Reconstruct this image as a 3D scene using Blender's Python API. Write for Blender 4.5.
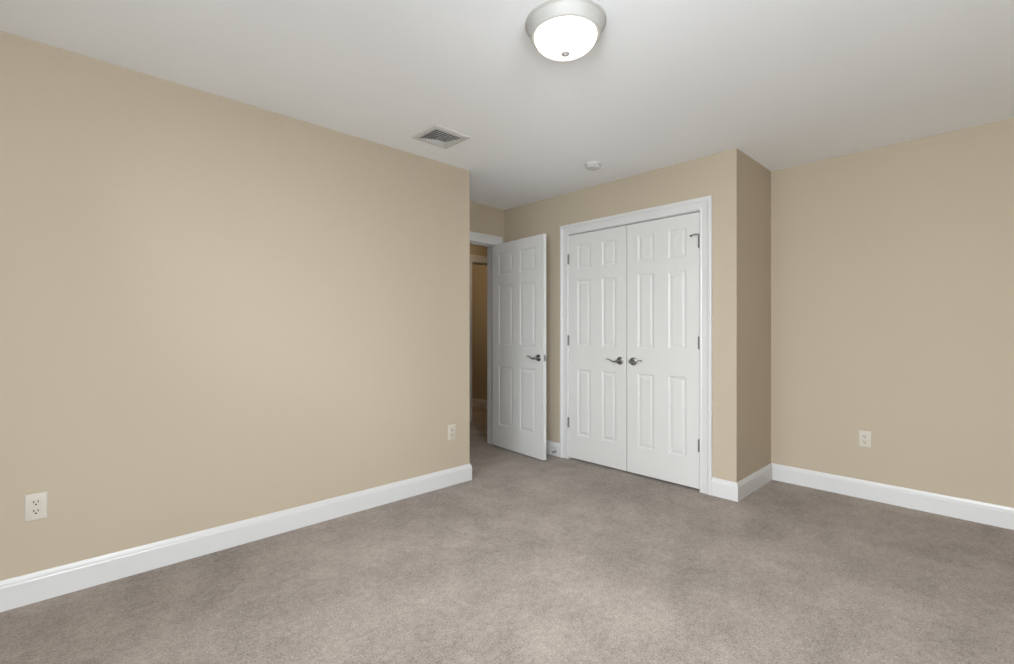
import bpy, bmesh, math
from mathutils import Vector, Matrix

S = bpy.context.scene
for o in list(bpy.data.objects):
    bpy.data.objects.remove(o, do_unlink=True)

# ------------------------------------------------------------------ camera
THETA = 46.35                       # heading, degrees from +x towards +y
cam_d = bpy.data.cameras.new('camera')
cam_d.sensor_fit = 'HORIZONTAL'
cam_d.sensor_width = 36.0
cam_d.lens = 473.8 / 1014 * 36.0
cam_d.shift_y = -1.8 / 1014
cam_d.clip_start = 0.02
cam = bpy.data.objects.new('camera', cam_d)
cam.location = (0, 0, 1.1803)
cam.rotation_euler = (math.radians(90), 0, math.radians(THETA - 90))
S.collection.objects.link(cam)
S.camera = cam

# ------------------------------------------------------------------ world, daylight, exposure
S.view_settings.view_transform = 'Standard'
S.view_settings.look = 'None'
S.view_settings.gamma = 1.0
S.view_settings.use_curve_mapping = False
S.view_settings.exposure = 0.36
try:
    S.cycles.use_denoising = True
    S.cycles.max_bounces = 14
    S.cycles.diffuse_bounces = 10
    S.cycles.sample_clamp_indirect = 6.0
except Exception:
    pass
world = bpy.data.worlds.new('sky')
S.world = world
world.use_nodes = True
bg = world.node_tree.nodes['Background']
bg.inputs['Color'].default_value = (0.80, 0.88, 1.0, 1)
bg.inputs['Strength'].default_value = 1.0


def daylight(name, loc, aim, sx, sy, power, color=(0.915, 0.958, 1.0), spread=180):
    l = bpy.data.lights.new(name, 'AREA')
    l.shape = 'RECTANGLE'
    l.size, l.size_y = sx, sy
    l.energy = power
    l.color = color
    l.spread = math.radians(spread)
    o = bpy.data.objects.new(name, l)
    o.location = loc
    o.rotation_euler = Vector(aim).to_track_quat('-Z', 'Y').to_euler()
    S.collection.objects.link(o)
    return o


# room measures (metres)
H = 2.44
YL = 2.911        # left wall face
XE = 2.368        # its free end
YB = 3.607        # doorway wall face
XC = 3.410        # closet wall face
YJ = 1.275        # jog face
XR = 4.112        # right wall face
XN, YN = -0.75, -1.05     # walls behind the camera
T = 0.115
W1 = (-0.30, 0.90)         # unseen_window_1 in the near wall, x range
W2 = (-0.80, 0.50)        # unseen_window_2 and unseen_window_3 in the rear wall, y ranges
W3 = (0.90, 2.20)
WZ = (0.60, 2.15)

# daylight: area lamps right outside the unseen windows, higher ones slanting down as sky
daylight('daylight_window_1', ((W1[0] + W1[1]) / 2, YN - 0.135, 1.375), (0, 1, 0), W1[1] - W1[0], 1.55, 72)
daylight('sky_window_1', ((W1[0] + W1[1]) / 2, YN - 1.0, 2.3), (0, 1, -0.9), 1.6, 1.3, 178)
daylight('daylight_window_2', (XN - 0.135, (W2[0] + W2[1]) / 2, 1.375), (1, 0, 0), W2[1] - W2[0], 1.55, 110)
daylight('sky_window_2', (XN - 1.0, (W2[0] + W2[1]) / 2, 2.3), (1, 0, -0.9), 1.6, 1.3, 138)
daylight('sky_window_3', (XN - 1.0, (W3[0] + W3[1]) / 2, 2.3), (1, 0, -0.9), 1.6, 1.3, 125)


# ------------------------------------------------------------------ materials
def new_mat(name):
    m = bpy.data.materials.new(name)
    m.use_nodes = True
    nt = m.node_tree
    return m, nt, nt.nodes['Principled BSDF']


def lin(c):
    return tuple(((v / 255) / 12.92 if v / 255 <= 0.04045 else ((v / 255 + 0.055) / 1.055) ** 2.4) for v in c) + (1,)


def paint(name, rgb, rough=0.6, bump=0.02, scale=220, var=0.03, metal=0.0, spec=0.5):
    m, nt, b = new_mat(name)
    tc = nt.nodes.new('ShaderNodeTexCoord')
    n = nt.nodes.new('ShaderNodeTexNoise')
    n.inputs['Scale'].default_value = scale
    n.inputs['Detail'].default_value = 3
    nt.links.new(tc.outputs['Object'], n.inputs['Vector'])
    n2 = nt.nodes.new('ShaderNodeTexNoise')
    n2.inputs['Scale'].default_value = 1.7
    nt.links.new(tc.outputs['Object'], n2.inputs['Vector'])
    r = nt.nodes.new('ShaderNodeMapRange')
    r.inputs['To Min'].default_value = 1 - var
    r.inputs['To Max'].default_value = 1 + var
    nt.links.new(n2.outputs['Fac'], r.inputs['Value'])
    mx = nt.nodes.new('ShaderNodeVectorMath')
    mx.operation = 'SCALE'
    mx.inputs[0].default_value = lin(rgb)[:3]
    nt.links.new(r.outputs['Result'], mx.inputs['Scale'])
    nt.links.new(mx.outputs['Vector'], b.inputs['Base Color'])
    b.inputs['Roughness'].default_value = rough
    b.inputs['Metallic'].default_value = metal
    b.inputs['Specular IOR Level'].default_value = spec
    bp = nt.nodes.new('ShaderNodeBump')
    bp.inputs['Strength'].default_value = bump
    bp.inputs['Distance'].default_value = 0.002
    nt.links.new(n.outputs['Fac'], bp.inputs['Height'])
    nt.links.new(bp.outputs['Normal'], b.inputs['Normal'])
    return m


M = {}
M['wall'] = paint('beige_wall_paint', (181, 169, 149), 0.75, 0.05, 260, 0.015, spec=0.25)
M['ceiling'] = paint('white_ceiling_paint', (240, 243, 245), 0.9, 0.04, 200, 0.01, spec=0.1)
M['trim'] = paint('white_trim_paint', (207, 207, 206), 0.35, 0.01, 60, 0.01)
M['door'] = paint('white_door_paint', (208, 208, 205), 0.4, 0.02, 90, 0.01)
M['plastic'] = paint('almond_plastic', (194, 188, 175), 0.55, 0.0, 60, 0.01)
M['white_plastic'] = paint('white_plastic', (205, 205, 201), 0.4, 0.0, 60, 0.01)
M['dark'] = paint('dark_cavity', (28, 25, 23), 0.9, 0.0, 60, 0.01)
M['nickel'] = paint('satin_nickel', (158, 157, 155), 0.30, 0.01, 300, 0.02, metal=1.0)
M['rubber'] = paint('white_rubber', (210, 208, 200), 0.7, 0.0, 60, 0.01)
M['vent'] = paint('white_vent_enamel', (208, 208, 205), 0.5, 0.0, 60, 0.01)
M['hinge'] = paint('brushed_hinge_steel', (118, 117, 115), 0.4, 0.0, 60, 0.02, metal=0.6)
M['finial'] = paint('finial_nickel', (165, 163, 158), 0.5, 0.0, 60, 0.01)
M['pan'] = paint('lamp_enamel', (172, 171, 167), 0.45, 0.0, 60, 0.01)


def carpet_mat():
    m, nt, b = new_mat('taupe_cut_pile_carpet')
    tc = nt.nodes.new('ShaderNodeTexCoord')

    def noise(scale, detail, rough=0.6):
        n = nt.nodes.new('ShaderNodeTexNoise')
        n.inputs['Scale'].default_value = scale
        n.inputs['Detail'].default_value = detail
        n.inputs['Roughness'].default_value = rough
        nt.links.new(tc.outputs['Object'], n.inputs['Vector'])
        return n
    big = noise(1.3, 4, 0.6)
    mid = noise(5.5, 4, 0.6)
    clump = noise(34, 3, 0.6)
    fine = noise(125, 3, 0.75)
    tuft = nt.nodes.new('ShaderNodeTexVoronoi')
    tuft.inputs['Scale'].default_value = 210
    nt.links.new(tc.outputs['Object'], tuft.inputs['Vector'])

    def madd(a, k, c):
        q = nt.nodes.new('ShaderNodeMath')
        q.operation = 'MULTIPLY_ADD'
        nt.links.new(a, q.inputs[0])
        q.inputs[1].default_value = k
        if isinstance(c, float):
            q.inputs[2].default_value = c
        else:
            nt.links.new(c, q.inputs[2])
        return q.outputs[0]
    v = madd(big.outputs['Fac'], 0.70, -1.13)
    v = madd(mid.outputs['Fac'], 0.55, v)
    v = madd(clump.outputs['Fac'], 0.55, v)
    v = madd(fine.outputs['Fac'], 1.45, v)
    ramp = nt.nodes.new('ShaderNodeValToRGB')
    ramp.color_ramp.elements[0].position = 0.12
    ramp.color_ramp.elements[0].color = lin((108, 98, 91))
    ramp.color_ramp.elements[1].position = 0.88
    ramp.color_ramp.elements[1].color = lin((182, 169, 158))
    nt.links.new(v, ramp.inputs['Fac'])
    nt.links.new(ramp.outputs['Color'], b.inputs['Base Color'])
    b.inputs['Roughness'].default_value = 1.0
    b.inputs['Specular IOR Level'].default_value = 0.05
    b.inputs['Sheen Weight'].default_value = 0.15
    b.inputs['Sheen Roughness'].default_value = 0.6
    h = madd(tuft.outputs['Distance'], -0.9, fine.outputs['Fac'])
    bp = nt.nodes.new('ShaderNodeBump')
    bp.inputs['Strength'].default_value = 0.5
    bp.inputs['Distance'].default_value = 0.006
    nt.links.new(h, bp.inputs['Height'])
    nt.links.new(bp.outputs['Normal'], b.inputs['Normal'])
    return m


M['carpet'] = carpet_mat()


def glow_mat(name, rgb, strength):
    m, nt, b = new_mat(name)
    b.inputs['Base Color'].default_value = lin((240, 238, 232))
    b.inputs['Roughness'].default_value = 0.3
    b.inputs['Emission Color'].default_value = lin(rgb)
    b.inputs['Emission Strength'].default_value = strength
    return m


LAMP = 1.05
M['lamp_glass'] = glow_mat('lit_frosted_glass', (255, 247, 236), LAMP)
M['added_hall_glass'] = glow_mat('added_warm_glow', (255, 228, 188), 17.0)  # glow of the added hall lamp, out of view
M['added_far_glass'] = glow_mat('added_warm_far_glow', (255, 226, 185), 22.0)  # glow of the lamp added in the far room


def glass_mat():
    m = bpy.data.materials.new('window_glass')
    m.use_nodes = True
    nt = m.node_tree
    nt.nodes.clear()
    out = nt.nodes.new('ShaderNodeOutputMaterial')
    mix = nt.nodes.new('ShaderNodeMixShader')
    fr = nt.nodes.new('ShaderNodeFresnel')
    tr = nt.nodes.new('ShaderNodeBsdfTransparent')
    gl = nt.nodes.new('ShaderNodeBsdfGlossy')
    gl.inputs['Roughness'].default_value = 0.02
    nt.links.new(fr.outputs[0], mix.inputs[0])
    nt.links.new(tr.outputs[0], mix.inputs[1])
    nt.links.new(gl.outputs[0], mix.inputs[2])
    nt.links.new(mix.outputs[0], out.inputs[0])
    return m


M['glass'] = glass_mat()


# ------------------------------------------------------------------ mesh helpers
def add_box(bm, x0, x1, y0, y1, z0, z1, bevel=0.0):
    r = bmesh.ops.create_cube(bm, size=1.0)
    vs = r['verts']
    for v in vs:
        v.co = Vector(((x0 + x1) / 2 + v.co.x * (x1 - x0), (y0 + y1) / 2 + v.co.y * (y1 - y0), (z0 + z1) / 2 + v.co.z * (z1 - z0)))
    if bevel:
        es = list({e for v in vs for e in v.link_edges})
        bmesh.ops.bevel(bm, geom=es, offset=bevel, segments=2, affect='EDGES', profile=0.6)


def add_lathe(bm, prof, seg=48, origin=(0, 0, 0), axis='Z'):
    """prof: list of (r, h); r may be 0 at the ends."""
    rings = []
    ox, oy, oz = origin
    for r, h in prof:
        if r < 1e-6:
            p = {'Z': (ox, oy, oz + h), 'Y': (ox, oy + h, oz), 'X': (ox + h, oy, oz)}[axis]
            rings.append([bm.verts.new(p)])
        else:
            ring = []
            for k in range(seg):
                a = 2 * math.pi * k / seg
                c, s = r * math.cos(a), r * math.sin(a)
                p = {'Z': (ox + c, oy + s, oz + h), 'Y': (ox + c, oy + h, oz + s), 'X': (ox + h, oy + c, oz + s)}[axis]
                ring.append(bm.verts.new(p))
            rings.append(ring)
    for a, b in zip(rings, rings[1:]):
        if len(a) == 1 and len(b) == 1:
            continue
        for k in range(seg):
            k2 = (k + 1) % seg
            if len(a) == 1:
                bm.faces.new((a[0], b[k], b[k2]))
            elif len(b) == 1:
                bm.faces.new((a[k], b[0], a[k2]))
            else:
                bm.faces.new((a[k], b[k], b[k2], a[k2]))
    for ring in (rings[0], rings[-1]):
        if len(ring) > 2:
            bm.faces.new(ring)


def add_tube(bm, pts, radii, seg=12, flat=1.0, up=(0, 0, 1)):
    """Tube through pts; radii per point; flat scales the cross section along `up`."""
    pts = [Vector(p) for p in pts]
    rings = []
    upv = Vector(up)
    for i, p in enumerate(pts):
        d = (pts[min(i + 1, len(pts) - 1)] - pts[max(i - 1, 0)]).normalized()
        s = d.cross(upv)
        if s.length < 1e-4:
            s = d.cross(Vector((1, 0, 0)))
        s.normalize()
        u = s.cross(d).normalized()
        ring = []
        for k in range(seg):
            a = 2 * math.pi * k / seg
            ring.append(bm.verts.new(p + s * radii[i] * math.cos(a) + u * radii[i] * flat * math.sin(a)))
        rings.append(ring)
    for a, b in zip(rings, rings[1:]):
        for k in range(seg):
            k2 = (k + 1) % seg
            bm.faces.new((a[k], a[k2], b[k2], b[k]))
    bm.faces.new(rings[0][::-1])
    bm.faces.new(rings[-1])


def add_prism(bm, poly, origin, ax, ay, az, depth):
    """Extrude polygon poly (2D in ax, ay) by depth along az."""
    o, ax, ay, az = Vector(origin), Vector(ax), Vector(ay), Vector(az)
    a = [bm.verts.new(o + ax * p[0] + ay * p[1]) for p in poly]
    b = [bm.verts.new(o + ax * p[0] + ay * p[1] + az * depth) for p in poly]
    bm.faces.new(a[::-1])
    bm.faces.new(b)
    n = len(poly)
    for k in range(n):
        bm.faces.new((a[k], a[(k + 1) % n], b[(k + 1) % n], b[k]))


def add_sweep(bm, p0, p1, m0, m1, profile, to3):
    """One straight run of moulding: path p0->p1 in 2D, mitre vectors m0, m1 multiply the profile's first coordinate;
    to3(a, b, second) maps to 3D."""
    ra = [bm.verts.new(to3(p0[0] + m0[0] * w, p0[1] + m0[1] * w, d)) for w, d in profile]
    rb = [bm.verts.new(to3(p1[0] + m1[0] * w, p1[1] + m1[1] * w, d)) for w, d in profile]
    n = len(profile)
    for k in range(n):
        bm.faces.new((ra[k], ra[(k + 1) % n], rb[(k + 1) % n], rb[k]))
    bm.faces.new(ra[::-1])
    bm.faces.new(rb)


def mitres(path):
    ns = []
    for a, b in zip(path, path[1:]):
        d = Vector((b[0] - a[0], b[1] - a[1])).normalized()
        ns.append(Vector((-d.y, d.x)))              # left of travel
    ms = [ns[0]]
    for a, b in zip(ns, ns[1:]):
        ms.append((a + b) / (1 + a.dot(b)))
    ms.append(ns[-1])
    return ms


def obj(name, bm, mat, parent=None, smooth=None, loc=None, rotz=None):
    bmesh.ops.recalc_face_normals(bm, faces=bm.faces)
    me = bpy.data.meshes.new(name)
    bm.to_mesh(me)
    bm.free()
    me.materials.append(M[mat])
    if smooth is not None:
        me.polygons.foreach_set('use_smooth', [True] * len(me.polygons))
        try:
            me.set_sharp_from_angle(angle=math.radians(smooth))
        except Exception:
            pass
    o = bpy.data.objects.new(name, me)
    S.collection.objects.link(o)
    if parent is not None:
        o.parent = parent
    if loc is not None:
        o.location = loc
    if rotz is not None:
        o.rotation_euler = (0, 0, rotz)
    return o


def struct(name, bm, mat, label=None, **k):
    o = obj(name, bm, mat, **k)
    o['kind'] = 'structure'
    if label:
        o['label'] = label
    return o


def thing(name, label, cat, loc=(0, 0, 0), rotz=0.0, group=None):
    o = bpy.data.objects.new(name, None)
    o.empty_display_size = 0.05
    S.collection.objects.link(o)
    o.location = loc
    o.rotation_euler = (0, 0, rotz)
    o['label'] = label
    o['category'] = cat
    if group:
        o['group'] = group
    return o


def B():
    return bmesh.new()


# ------------------------------------------------------------------ room shell
DZ = 2.052                  # head of the door openings
# closet opening and its jambs
CY0, CY1 = 1.535, 2.755     # finished opening along y
# doorway finished opening along x
DX0, DX1 = 2.503, 3.270
# opening across the hall
YH0 = YB + T                # hall side of doorway wall
YH1 = 4.70                  # far hall wall face
HX0, HX1 = 3.865, 4.60
XF = 4.675                  # wall seen through the second opening
YF = 5.69
JT = 0.019                  # jamb thickness

bm = B()
add_box(bm, XN - T, 5.3, YN - T, YF + T, -0.06, 0.0)
struct('floor', bm, 'carpet', 'taupe cut pile carpet covering the whole floor and the hall')
bm = B()
add_box(bm, XN - T, 5.3, YN - T, YF + T, H, H + 0.1)
struct('ceiling', bm, 'ceiling', 'flat white painted ceiling over the room and the hall')

bm = B()
add_box(bm, XN - T, XE, YL, YL + T, 0, H)
struct('wall_left', bm, 'wall', 'long bare beige wall on the left')
bm = B()
add_box(bm, XE - T, XE, YL + T, YB, 0, H)
struct('wall_alcove', bm, 'wall')
bm = B()
add_box(bm, 1.2, DX0 - JT, YB, YH0, 0, H)
add_box(bm, DX1 + JT, XR, YB, YH0, 0, H)
add_box(bm, DX0 - JT, DX1 + JT, YB, YH0, DZ + JT, H)
struct('wall_doorway', bm, 'wall', 'narrow beige wall holding the open doorway to the hall')
bm = B()
add_box(bm, XC, XC + T, YJ, CY0 - JT, 0, H)
add_box(bm, XC, XC + T, CY1 + JT, YB, 0, H)
add_box(bm, XC, XC + T, CY0 - JT, CY1 + JT, DZ + JT, H)
struct('wall_closet', bm, 'wall', 'beige wall around the double closet doors')
bm = B()
add_box(bm, XC + T, XR, YJ, YJ + T, 0, H)
struct('wall_jog', bm, 'wall', 'short shaded beige side wall of the closet bump')
bm = B()
add_box(bm, XR, XR + T, YN - T, YH0, 0, H)
struct('wall_right', bm, 'wall', 'beige wall on the right with a low outlet')
# walls behind the camera, with unseen windows set out for their light
bm = B()
add_box(bm, XN - T, W1[0], YN - T, YN, 0, H)
add_box(bm, W1[1], XR, YN - T, YN, 0, H)
add_box(bm, W1[0], W1[1], YN - T, YN, 0, WZ[0])
add_box(bm, W1[0], W1[1], YN - T, YN, WZ[1], H)
struct('wall_near', bm, 'wall')
bm = B()
for y0, y1 in ((YN, W2[0]), (W2[1], W3[0]), (W3[1], YL)):
    add_box(bm, XN - T, XN, y0, y1, 0, H)
for y0, y1 in (W2, W3):
    add_box(bm, XN - T, XN, y0, y1, 0, WZ[0])
    add_box(bm, XN - T, XN, y0, y1, WZ[1], H)
struct('wall_rear', bm, 'wall')
# hall and the room across it
bm = B()
add_box(bm, 1.2, HX0 - JT, YH1, YH1 + T, 0, H)
add_box(bm, HX1 + JT, 5.3, YH1, YH1 + T, 0, H)
add_box(bm, HX0 - JT, HX1 + JT, YH1, YH1 + T, DZ + JT, H)
struct('wall_hall', bm, 'wall', 'beige hall wall seen through the doorway')
bm = B()
add_box(bm, 5.185, 5.3, YH0, YH1, 0, H)
add_box(bm, XR + T, 5.185, YH0 - T, YH0, 0, H)
struct('wall_hall_end', bm, 'wall')
bm = B()
add_box(bm, 1.2, 1.2 + T, YH0, YH1, 0, H)
struct('wall_hall_start', bm, 'wall')
bm = B()
add_box(bm, XF, XF + T, YH1 + T, YF, 0, H)
struct('wall_far_right', bm, 'wall', 'shadowed wall of the room across the hall')
bm = B()
add_box(bm, 2.9, XF + T, YF, YF + T, 0, H)
struct('wall_far_back', bm, 'wall')
bm = B()
add_box(bm, 2.9, 2.9 + T, YH1 + T, YF, 0, H)
struct('wall_far_left', bm, 'wall')

# ------------------------------------------------------------------ baseboards
BB = [(0, 0), (0.0145, 0), (0.0145, 0.098), (0.0125, 0.103), (0.0125, 0.108), (0.0095, 0.113), (0.0075, 0.121), (0.0055, 0.127), (0, 0.127)]
CW = 0.090       # casing width
RV = 0.004       # reveal


def floor3(a, b, h):
    return (a, b, h)


def run_baseboards(path, names):
    ms = mitres(path)
    for i, nm in enumerate(names):
        if nm is None:
            continue
        bm = B()
        add_sweep(bm, path[i], path[i + 1], ms[i], ms[i + 1], BB, floor3)
        struct(nm, bm, 'trim', LABELS.get(nm))


LABELS = {
    'baseboard_left': 'long white baseboard along the left wall',
    'baseboard_right': 'white baseboard along the right wall under the outlet',
    'baseboard_jog': 'short white baseboard on the side of the closet bump',
    'baseboard_closet': 'short white baseboard between closet casing and outer corner',
    'baseboard_behind_door': 'white baseboard between the open door and closet casing',
    'baseboard_far': 'white baseboard seen through the doorway across the hall',
}
run_baseboards([(DX0 - RV - CW, YB), (XE, YB), (XE, YL), (XN, YL), (XN, YN), (XR, YN), (XR, YJ), (XC, YJ), (XC, CY0 - RV - CW)],
               ['baseboard_doorway', 'baseboard_alcove', 'baseboard_left', 'baseboard_rear', 'baseboard_near', 'baseboard_right', 'baseboard_jog', 'baseboard_closet'])
run_baseboards([(XC, CY1 + RV + CW), (XC, YB), (DX1 + RV + CW, YB)], ['baseboard_behind_door', 'baseboard_doorway_right'])
run_baseboards([(XF, YH1 + T), (XF, YF), (2.9 + T, YF)], ['baseboard_far', 'baseboard_far_back'])
run_baseboards([(1.2 + T, YH0), (1.2 + T, YH1), (HX0 - RV - CW, YH1)][::-1], ['baseboard_hall', 'baseboard_hall_start'])
run_baseboards([(DX1 + RV + CW, YH0), (5.185, YH0), (5.185, YH1), (HX1 + RV + CW, YH1)], ['baseboard_hall_near', 'baseboard_hall_end', 'baseboard_hall_right'])

# ------------------------------------------------------------------ casings and jambs
CP = [(0, 0), (0, 0.009), (0.003, 0.012), (0.010, 0.012), (0.018, 0.009), (0.040, 0.0105), (0.058, 0.013), (0.063, 0.0165),
      (0.070, 0.019), (0.082, 0.0195), (0.088, 0.018), (CW, 0.014), (CW, 0)]


def casing(name, a0, a1, to3, label=None):
    """U of casing around an opening a0..a1 (a1 > a0) along the wall, head at DZ."""
    a0 -= RV
    a1 += RV
    zt = DZ + RV
    path = [(a0, 0), (a0, zt), (a1, zt), (a1, 0)]       # left of travel is outward
    ms = mitres(path)
    bm = B()
    for i in range(3):
        add_sweep(bm, path[i], path[i + 1], ms[i], ms[i + 1], CP, to3)
    return struct(name, bm, 'trim', label)


casing('trim_1', CY0, CY1, lambda a, z, d: (XC - d, a, z), 'white moulded casing around the closet doors')
casing('trim_2', DX0, DX1, lambda a, z, d: (a, YB - d, z), 'white moulded casing around the open doorway')
casing('trim_3', DX0, DX1, lambda a, z, d: (a, YH0 + d, z))
casing('trim_4', HX0, HX1, lambda a, z, d: (a, YH1 - d, z), 'white casing of the dark opening across the hall')
casing('trim_5', HX0, HX1, lambda a, z, d: (a, YH1 + T + d, z))


def jamb(name, a0, a1, b0, b1, along_y, stop_at, label=None):
    bm = B()

    def bx(p0, p1, q0, q1, z0, z1):
        if along_y:
            add_box(bm, q0, q1, p0, p1, z0, z1)
        else:
            add_box(bm, p0, p1, q0, q1, z0, z1)
    e = 0.0005
    bx(a0 - JT + e, a0, b0, b1, 0, DZ)
    bx(a1, a1 + JT - e, b0, b1, 0, DZ)
    bx(a0 - JT + e, a1 + JT - e, b0, b1, DZ, DZ + JT - e)
    if stop_at:
        s0, s1 = stop_at, stop_at + 0.03
        bx(a0, a0 + 0.010, s0, s1, 0, DZ - 0.010)
        bx(a1 - 0.010, a1, s0, s1, 0, DZ - 0.010)
        bx(a0, a1, s0, s1, DZ - 0.010, DZ)
    return struct(name, bm, 'trim', label)


jamb('trim_6', CY0, CY1, XC, XC + T, True, XC + 0.042)
jamb('trim_7', DX0, DX1, YB, YH0, False, YB + 0.042, 'white jamb of the open doorway')
jamb('trim_8', HX0, HX1, YH1, YH1 + T, False, YH1 + 0.055)


# ------------------------------------------------------------------ six-panel doors
def door_leaf(name, w, h, t, parent, stile, mull):
    """Leaf: x 0..w, y 0 (front) .. t, z 0..h, six moulded panels on both faces."""
    pw = (w - 2 * stile - mull) / 2
    xs = [0, stile, stile + pw, stile + pw + mull, w - stile, w]
    zs = [0, 0.215, 0.812, 1.018, 1.612, 1.712, 1.930, h]
    rings = [(0.0, 0.0), (0.004, 0.0020), (0.010, 0.0048), (0.016, 0.0058), (0.020, 0.0055), (0.034, 0.0020), (0.040, 0.0014)]
    bm = B()
    for side in (0, 1):
        def P(x, z, d):
            return bm.verts.new((x, d if side == 0 else t - d, z))
        for i in range(5):
            for j in range(7):
                x0, x1, z0, z1 = xs[i], xs[i + 1], zs[j], zs[j + 1]
                if i in (1, 3) and j in (1, 3, 5):
                    prev = None
                    for ins, dep in rings:
                        cur = [P(x0 + ins, z0 + ins, dep), P(x1 - ins, z0 + ins, dep), P(x1 - ins, z1 - ins, dep), P(x0 + ins, z1 - ins, dep)]
                        if prev:
                            for k in range(4):
                                bm.faces.new((prev[k], prev[(k + 1) % 4], cur[(k + 1) % 4], cur[k]))
                        prev = cur
                    bm.faces.new(prev)
                else:
                    bm.faces.new([P(x0, z0, 0), P(x1, z0, 0), P(x1, z1, 0), P(x0, z1, 0)])
    for i in range(5):
        for z in (0, h):
            bm.faces.new([bm.verts.new(c) for c in ((xs[i], 0, z), (xs[i + 1], 0, z), (xs[i + 1], t, z), (xs[i], t, z))])
    for j in range(7):
        for x in (0, w):
            bm.faces.new([bm.verts.new(c) for c in ((x, 0, zs[j]), (x, 0, zs[j + 1]), (x, t, zs[j + 1]), (x, t, zs[j]))])
    bmesh.ops.remove_doubles(bm, verts=bm.verts, dist=1e-5)
    return obj(name, bm, 'door', parent)


def lever(parent, x, z, toward, y0=0.0, out=-1):
    """Wave lever handle on the leaf at (x, z); `toward` = +1/-1 direction the lever points along x; out = -1 front, +1 back."""
    bm = B()
    o = out
    add_lathe(bm, [(0.0, 0), (0.032, 0), (0.0325, o * 0.004), (0.030, o * 0.007), (0.024, o * 0.009), (0.020, o * 0.0095),
                   (0.013, o * 0.011), (0.0115, o * 0.016), (0.011, o * 0.045), (0.0125, o * 0.047), (0.0125, o * 0.056), (0.009, o * 0.060), (0, o * 0.061)],
              36, (x, y0, z), 'Y')
    h = obj('handle', bm, 'nickel', parent, 40)
    h['label'] = 'satin nickel wave lever handle'
    bm = B()
    n = 22
    pts, rad = [], []
    for k in range(n + 1):
        s = k / n
        L = 0.102 * s
        dz = 0.0105 * math.sin(s * 2 * math.pi * 0.92 + math.pi) * (0.55 + 0.6 * s) + 0.004 * s
        pts.append((x + toward * L, y0 + o * (0.051 + 0.004 * math.sin(s * math.pi)), z + dz))
        rad.append(0.0095 - 0.0045 * s + (0.0018 * max(0, (s - 0.85) / 0.15)))
    add_tube(bm, pts, rad, 14, 0.72)
    obj('lever', bm, 'nickel', h, 50)
    return h


def hinge(parent, x, z, side, front=0.0, out=-1):
    """Butt hinge: knuckle in front of the leaf edge at x, leaves either side."""
    bm = B()
    yk = front + out * 0.006
    for k in range(5):
        z0 = z - 0.044 + k * 0.0178
        add_lathe(bm, [(0.0, 0), (0.0080, 0), (0.0086, 0.001), (0.0086, 0.0158), (0.0080, 0.0168), (0, 0.0168)], 16, (x, yk, z0), 'Z')
    add_lathe(bm, [(0, 0), (0.0045, 0), (0.005, 0.003), (0, 0.005)], 12, (x, yk, z + 0.045), 'Z')
    add_lathe(bm, [(0, 0), (0.004, -0.001), (0.0045, -0.003), (0, -0.004)], 12, (x, yk, z - 0.044), 'Z')
    # the sliver of leaf folded into the gap
    add_box(bm, x - 0.0012, x + 0.0012, front - 0.004, front + 0.03, z - 0.044, z + 0.044)
    hg = obj('hinge', bm, 'hinge', parent, 40)
    hg['label'] = 'grey metal butt hinge'
    return hg


DT = 0.035
ZB = 0.013
DH = 2.033

# open door to the hall
PIV = Vector((DX1 - 0.003, YB - 0.004, 0))
ang = math.radians(-94.9)
off = Vector((-math.sin(ang) * DT, math.cos(ang) * DT, 0))
DW = 0.762
d1 = thing('door_1', 'white six panel door standing open beside the doorway, lever at its edge', 'door', (PIV.x - off.x, PIV.y - off.y, ZB), ang)
d1['kind'] = 'structure'
door_leaf('leaf', DW, DH, DT, d1, 0.108, 0.105)
lever(d1, DW - 0.062, 0.917, -1)
lever(d1, DW - 0.062, 0.917, -1, DT, 1)
bm = B()
add_box(bm, DW - 0.0005, DW + 0.0012, 0.006, 0.029, 0.888, 0.946, 0.0005)
lp = obj('latch_plate', bm, 'nickel', d1)
lp['label'] = 'small metal latch plate on the door edge'
bm = B()
add_prism(bm, [(0, 0), (0.010, 0.003), (0.010, 0.012), (0, 0.013)], (DW, 0.011, 0.910), (1, 0, 0), (0, 1, 0), (0, 0, 1), 0.014)
obj('latch_bolt', bm, 'nickel', lp)
for z in (0.30, 1.06, 1.83):
    hinge(d1, -0.002, z, 0, DT, 1)

# closet pair
CWD = (CY1 - CY0 - 0.0095) / 2
cl = thing('door_2', 'left closet door, white six panel, hinged beside the open door', 'closet door', (XC + 0.001, CY1 - 0.002, ZB + 0.005), math.radians(-90))
cl['kind'] = 'structure'
door_leaf('leaf', CWD, DH - 0.005, DT, cl, 0.098, 0.120)
lever(cl, CWD - 0.060, 0.908, -1)
cr = thing('door_3', 'right closet door, white six panel, hinged next to the jog corner', 'closet door', (XC + 0.001, CY0 + 0.002 + CWD, ZB + 0.005), math.radians(-90))
cr['kind'] = 'structure'
door_leaf('leaf', CWD, DH - 0.005, DT, cr, 0.098, 0.120)
lever(cr, 0.060, 0.908, 1)
for z in (0.318, 1.070, 1.812):
    hinge(cl, -0.001, z, 0)
    hr = hinge(cr, CWD + 0.001, z, 0)
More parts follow.
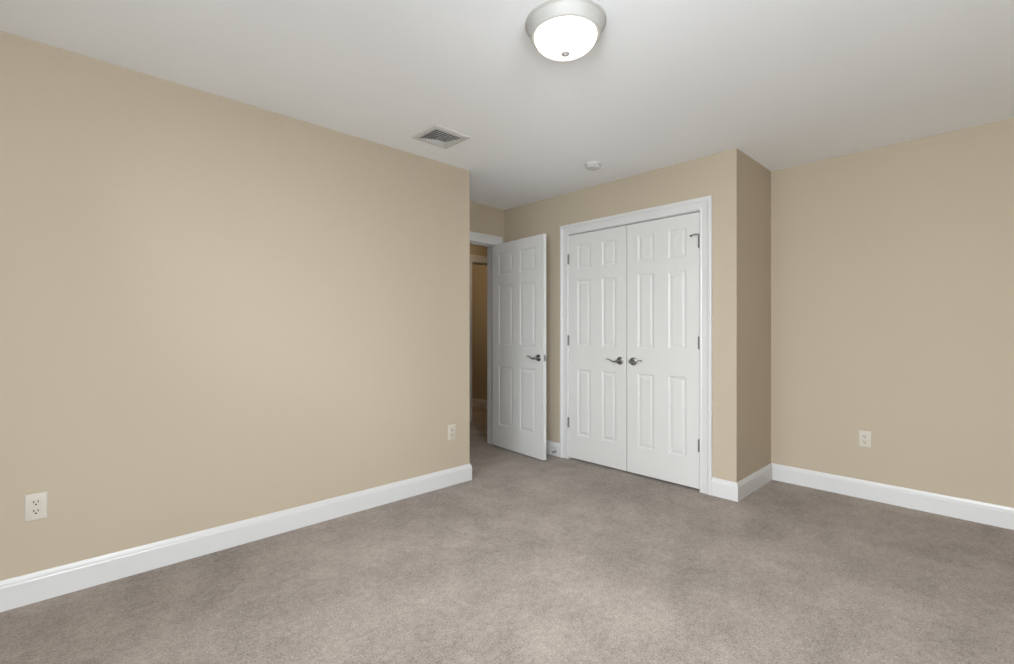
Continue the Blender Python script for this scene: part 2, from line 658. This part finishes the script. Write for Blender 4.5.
# hinge-pin stop on the topmost right hinge
bm = B()
add_tube(bm, [(CWD + 0.001, -0.006, 1.862), (CWD - 0.012, -0.020, 1.864), (CWD - 0.030, -0.034, 1.862), (CWD - 0.047, -0.038, 1.856)], [0.0042] * 4, 10)
add_lathe(bm, [(0, 0), (0.008, 0), (0.008, 0.006), (0, 0.006)], 14, (CWD + 0.001, -0.006, 1.858), 'Z')
hs = obj('hinge_pin_stop', bm, 'hinge', cr, 40)
hs['label'] = 'curved metal hinge pin stop'
bm = B()
add_lathe(bm, [(0, 0), (0.0075, 0), (0.0085, 0.004), (0.0085, 0.010), (0, 0.012)], 14, (CWD - 0.047, -0.042, 1.855), 'Y')
obj('bumper', bm, 'hinge', hs, 40)


# ------------------------------------------------------------------ unseen windows behind the camera, placed to light the room
def window(name, along_x, a0, a1, face, outward):
    """Double-hung window set in the wall opening; face = inner wall face coordinate; outward = -1 (both walls)."""
    fr = B()

    def bx(bm, p0, p1, q0, q1, z0, z1, bev=0.0):
        q0, q1 = sorted((face + q0, face + q1))
        if along_x:
            add_box(bm, p0, p1, q0, q1, z0, z1, bev)
        else:
            add_box(bm, q0, q1, p0, p1, z0, z1, bev)
    z0, z1 = WZ
    for (p0, p1, u0, u1) in ((a0, a0 + 0.03, z0, z1), (a1 - 0.03, a1, z0, z1), (a0, a1, z0, z0 + 0.03), (a0, a1, z1 - 0.03, z1)):
        bx(fr, p0, p1, -T, -0.001, u0, u1)
    root = obj(name, fr, 'trim')
    root['kind'] = 'structure'
    zm = (z0 + z1) / 2
    for k, (u0, u1, q) in enumerate(((z0 + 0.03, zm + 0.02, -0.055), (zm - 0.02, z1 - 0.03, -0.09))):
        s = B()
        p0, p1 = a0 + 0.03, a1 - 0.03
        bx(s, p0, p0 + 0.04, q, q + 0.03, u0, u1)
        bx(s, p1 - 0.04, p1, q, q + 0.03, u0, u1)
        bx(s, p0 + 0.04, p1 - 0.04, q, q + 0.03, u0, u0 + 0.04)
        bx(s, p0 + 0.04, p1 - 0.04, q, q + 0.03, u1 - 0.04, u1)
        so = obj('sash', s, 'trim', root)
        g = B()
        bx(g, p0 + 0.04, p1 - 0.04, q + 0.013, q + 0.017, u0 + 0.04, u1 - 0.04)
        obj('pane', g, 'glass', so)
    c = B()
    path = [(a0, z0), (a0, z1), (a1, z1), (a1, z0)]
    ms = mitres(path)
    to3 = (lambda a, z, d: (a, face + d, z)) if along_x else (lambda a, z, d: (face + d, a, z))
    for i in range(3):
        add_sweep(c, path[i], path[i + 1], ms[i], ms[i + 1], CP, to3)
    obj('window_casing', c, 'trim', root)
    st = B()
    bx(st, a0 - 0.10, a1 + 0.10, 0.0, 0.045, z0 - 0.02, z0, 0.003)
    bx(st, a0 - 0.085, a1 + 0.085, 0.0, 0.015, z0 - 0.09, z0 - 0.02)
    obj('window_sill', st, 'trim', root)
    return root


window('unseen_window_1', True, W1[0], W1[1], YN, -1)
window('unseen_window_2', False, W2[0], W2[1], XN, -1)
window('unseen_window_3', False, W3[0], W3[1], XN, -1)


# ------------------------------------------------------------------ ceiling light
def ceiling_light(x, y, R, glass, label):
    t = thing('ceiling_light', label, 'ceiling light', (x, y, H))
    k = R / 0.165
    bm = B()
    add_lathe(bm, [(0, 0), (R, 0), (R, -0.006), (R - 0.003 * k, -0.010), (R - 0.006 * k, -0.011), (R - 0.012 * k, -0.022), (R - 0.018 * k, -0.036),
                   (R - 0.021 * k, -0.046), (R - 0.022 * k, -0.053), (R - 0.026 * k, -0.056), (R - 0.032 * k, -0.054), (R - 0.034 * k, -0.030), (0, -0.030)], 72)
    obj('pan', bm, 'pan', t, 35)
    bm = B()
    n = 12
    rg = R - 0.036 * k
    prof = [(rg - 0.002, -0.046)]
    for i in range(n):
        a = i / n * math.pi / 2
        prof.append((rg * math.cos(a), -0.052 - 0.069 * k * math.sin(a)))
    prof.append((0, -0.052 - 0.069 * k))
    add_lathe(bm, prof, 72)
    gd = obj('glass_dome', bm, glass, t, 60)
    gd['label'] = 'glowing frosted glass bowl'
    bm = B()
    zb = -0.052 - 0.069 * k
    add_lathe(bm, [(0, zb + 0.003), (0.0165, zb + 0.002), (0.0175, zb - 0.001), (0.0160, zb - 0.004), (0.008, zb - 0.006), (0.006, zb - 0.009), (0, zb - 0.010)], 24)
    f = obj('finial', bm, 'finial', t, 40)
    f['label'] = 'small round finial under the bowl'
    return t


ceiling_light(1.520, 1.245, 0.165, 'lamp_glass', 'round flush ceiling light with a glowing white glass bowl')
ceiling_light(3.50, 4.16, 0.14, 'added_hall_glass', 'smaller warm ceiling light added out of view to brighten the hall')  # unseen lamp, added to light the hall wall and header

ceiling_light(3.85, 5.20, 0.14, 'added_far_glass', 'warm ceiling light added out of view to brighten the room across the hall')  # unseen lamp, added because the far room was too dark

# ------------------------------------------------------------------ smoke detector
t = thing('smoke_detector', 'small round white smoke detector on the ceiling before the closet', 'smoke detector', (2.951, 2.149, H))
bm = B()
add_lathe(bm, [(0, 0), (0.058, 0), (0.058, -0.008), (0.056, -0.010), (0, -0.010)], 40)
obj('base', bm, 'white_plastic', t, 35)
bm = B()
add_lathe(bm, [(0, -0.0095), (0.050, -0.0095), (0.052, -0.014), (0.052, -0.026), (0.047, -0.032), (0.020, -0.035), (0, -0.035)], 40)
cv = obj('cover', bm, 'white_plastic', t, 35)
bm = B()
for k in range(14):
    a = 2 * math.pi * k / 14
    c, s = math.cos(a), math.sin(a)
    add_prism(bm, [(-0.007, 0), (0.007, 0), (0.007, 0.004), (-0.007, 0.004)], (0.0515 * c, 0.0515 * s, -0.022), (-s, c, 0), (0, 0, 1), (c, s, 0), 0.0012)
obj('sensor_slots', bm, 'dark', cv)

# ------------------------------------------------------------------ ceiling air vent
VX, VY, VW, VD = 1.822, 2.535, 0.285, 0.272
t = thing('ceiling_vent', 'square white louvred air vent in the ceiling near the left wall', 'air vent', (VX, VY, H))
bm = B()
RO = [(VW / 2, VD / 2, -0.0005), (VW / 2 - 0.003, VD / 2 - 0.003, -0.005), (VW / 2 - 0.030, VD / 2 - 0.030, -0.009), (VW / 2 - 0.034, VD / 2 - 0.034, -0.009),
      (VW / 2 - 0.034, VD / 2 - 0.034, -0.0005)]


def rect_rings(bm, rings, close=False):
    rr = []
    for a, b, z in rings:
        rr.append([bm.verts.new((sx * a, sy * b, z)) for sx, sy in ((-1, -1), (1, -1), (1, 1), (-1, 1))])
    pairs = list(zip(rr, rr[1:]))
    if close:
        pairs.append((rr[-1], rr[0]))
    for a, b in pairs:
        for k in range(4):
            bm.faces.new((a[k], a[(k + 1) % 4], b[(k + 1) % 4], b[k]))


rect_rings(bm, RO, True)
obj('frame', bm, 'vent', t)
bm = B()
add_box(bm, -VW / 2 + 0.035, VW / 2 - 0.035, -VD / 2 + 0.035, VD / 2 - 0.035, -0.0012, -0.0004)
bk = obj('duct_opening', bm, 'dark', t)
bk['label'] = 'dark opening behind the louvres'
a0, b0 = VW / 2 - 0.036, VD / 2 - 0.036


def slanted_ring(bm, x0, x1, y0, y1, runs):
    """Rectangular louvre ring that flares outward as it comes down; runs = horizontal run of the blade on each side."""
    rr = []
    for f, z in ((1.0, -0.0020), (0.0, -0.0120), (0.12, -0.0138), (1.22, -0.0022)):
        rr.append([bm.verts.new(p) for p in ((x0 + f * runs[0], y0 + f * runs[2], z), (x1 - f * runs[1], y0 + f * runs[2], z),
                                             (x1 - f * runs[1], y1 - f * runs[3], z), (x0 + f * runs[0], y1 - f * runs[3], z))])
    for a, b in zip(rr, rr[1:] + rr[:1]):
        for q in range(4):
            bm.faces.new((a[q], a[(q + 1) % 4], b[(q + 1) % 4], b[q]))


for k in range(6):
    bm = B()
    slanted_ring(bm, -a0 + 0.016 * k, a0 - 0.008 * k, -b0 + 0.0235 * k, b0 - 0.009 * k, (0.011, 0.006, 0.011, 0.0065))
    obj('louvre', bm, 'vent', t)
for sx in (-1, 1):
    bm = B()
    add_lathe(bm, [(0, -0.0085), (0.0045, -0.0085), (0.0045, -0.0100), (0.002, -0.0108), (0, -0.0108)], 14, (sx * (VW / 2 - 0.017), 0, 0))
    obj('screw', bm, 'nickel', t, 40)


# ------------------------------------------------------------------ outlets
def rounded(w, h, r, seg=5):
    pts = []
    for cx, cy, a0 in ((w / 2 - r, h / 2 - r, 0), (-w / 2 + r, h / 2 - r, 90), (-w / 2 + r, -h / 2 + r, 180), (w / 2 - r, -h / 2 + r, 270)):
        for k in range(seg + 1):
            a = math.radians(a0 + 90 * k / seg)
            pts.append((cx + r * math.cos(a), cy + r * math.sin(a)))
    return pts


def outlet(loc, rotz, label):
    """Duplex outlet; local front is -y."""
    t = thing('wall_outlet', label, 'wall outlet', loc, rotz, 'duplex wall outlets')
    bm = B()
    fr = [(rounded(0.072, 0.117, 0.004), -0.0002), (rounded(0.072, 0.117, 0.004), -0.0028), (rounded(0.069, 0.114, 0.004), -0.0048), (rounded(0.064, 0.109, 0.003), -0.0060)]
    loops = [[bm.verts.new((x, y, z)) for x, z in pts] for pts, y in fr]
    for a, b in zip(loops, loops[1:]):
        n = len(a)
        for k in range(n):
            bm.faces.new((a[k], a[(k + 1) % n], b[(k + 1) % n], b[k]))
    bm.faces.new(loops[-1])
    bm.faces.new(loops[0][::-1])
    obj('cover_plate', bm, 'plastic', t, 30)
    for s in (1, -1):
        bm = B()
        pts = []
        for k in range(28):
            a = 2 * math.pi * k / 28
            pts.append((0.0172 * math.cos(a), max(-0.0142, min(0.0142, 0.0172 * math.sin(a)))))
        add_prism(bm, pts, (0, -0.0055, s * 0.0195), (1, 0, 0), (0, 0, 1), (0, -1, 0), 0.0026)
        rc = obj('receptacle', bm, 'plastic', t, 30)
        for x0, hh in ((-0.0068, 0.0095), (0.0068, 0.0080)):
            b2 = B()
            add_box(b2, x0 - 0.0017, x0 + 0.0017, -0.0086, -0.0075, s * 0.0195 + 0.0035 - hh / 2, s * 0.0195 + 0.0035 + hh / 2)
            obj('slot', b2, 'dark', rc)
        b2 = B()
        add_prism(b2, [(0.0033 * math.cos(a), 0.0034 * math.sin(a)) for a in [2 * math.pi * k / 14 for k in range(14)]],
                  (0, -0.0075, s * 0.0195 - 0.0078), (1, 0, 0), (0, 0, 1), (0, -1, 0), 0.0011)
        obj('ground_hole', b2, 'dark', rc)
    bm = B()
    add_lathe(bm, [(0, -0.0055), (0.0034, -0.0058), (0.0030, -0.0072), (0, -0.0078)], 14, (0, 0, 0), 'Y')
    obj('screw', bm, 'plastic', t, 40)
    return t


outlet((-0.060, YL, 0.412), 0, 'white duplex wall outlet low on the left wall, nearest the camera')
outlet((2.192, YL, 0.400), 0, 'pale wall outlet at the far end of the left wall near its corner')
outlet((XR, 0.672, 0.417), math.radians(-90), 'pale wall outlet on the right wall above the baseboard')

# ------------------------------------------------------------------ spring door stop on the baseboard behind the open door
t = thing('door_stop', 'small spring door stop on the baseboard behind the open door', 'door stop', (XC - 0.0145, 2.898, 0.045), math.radians(-90))
bm = B()
add_lathe(bm, [(0, 0), (0.012, 0), (0.012, -0.003), (0.007, -0.007), (0, -0.008)], 20, (0, 0, 0), 'Y')
obj('base', bm, 'nickel', t, 40)
bm = B()
pts = []
for k in range(15 * 12 + 1):
    a = 2 * math.pi * k / 12
    pts.append((0.0058 * math.cos(a), -0.006 - 0.060 * k / 180, 0.0058 * math.sin(a)))
add_tube(bm, pts, [0.0013] * len(pts), 6)
obj('spring', bm, 'nickel', t, 60)
bm = B()
add_lathe(bm, [(0, -0.064), (0.0075, -0.065), (0.0085, -0.069), (0.0075, -0.077), (0, -0.079)], 18, (0, 0, 0), 'Y')
tp = obj('rubber_tip', bm, 'rubber', t, 40)
tp['label'] = 'white rubber tip'
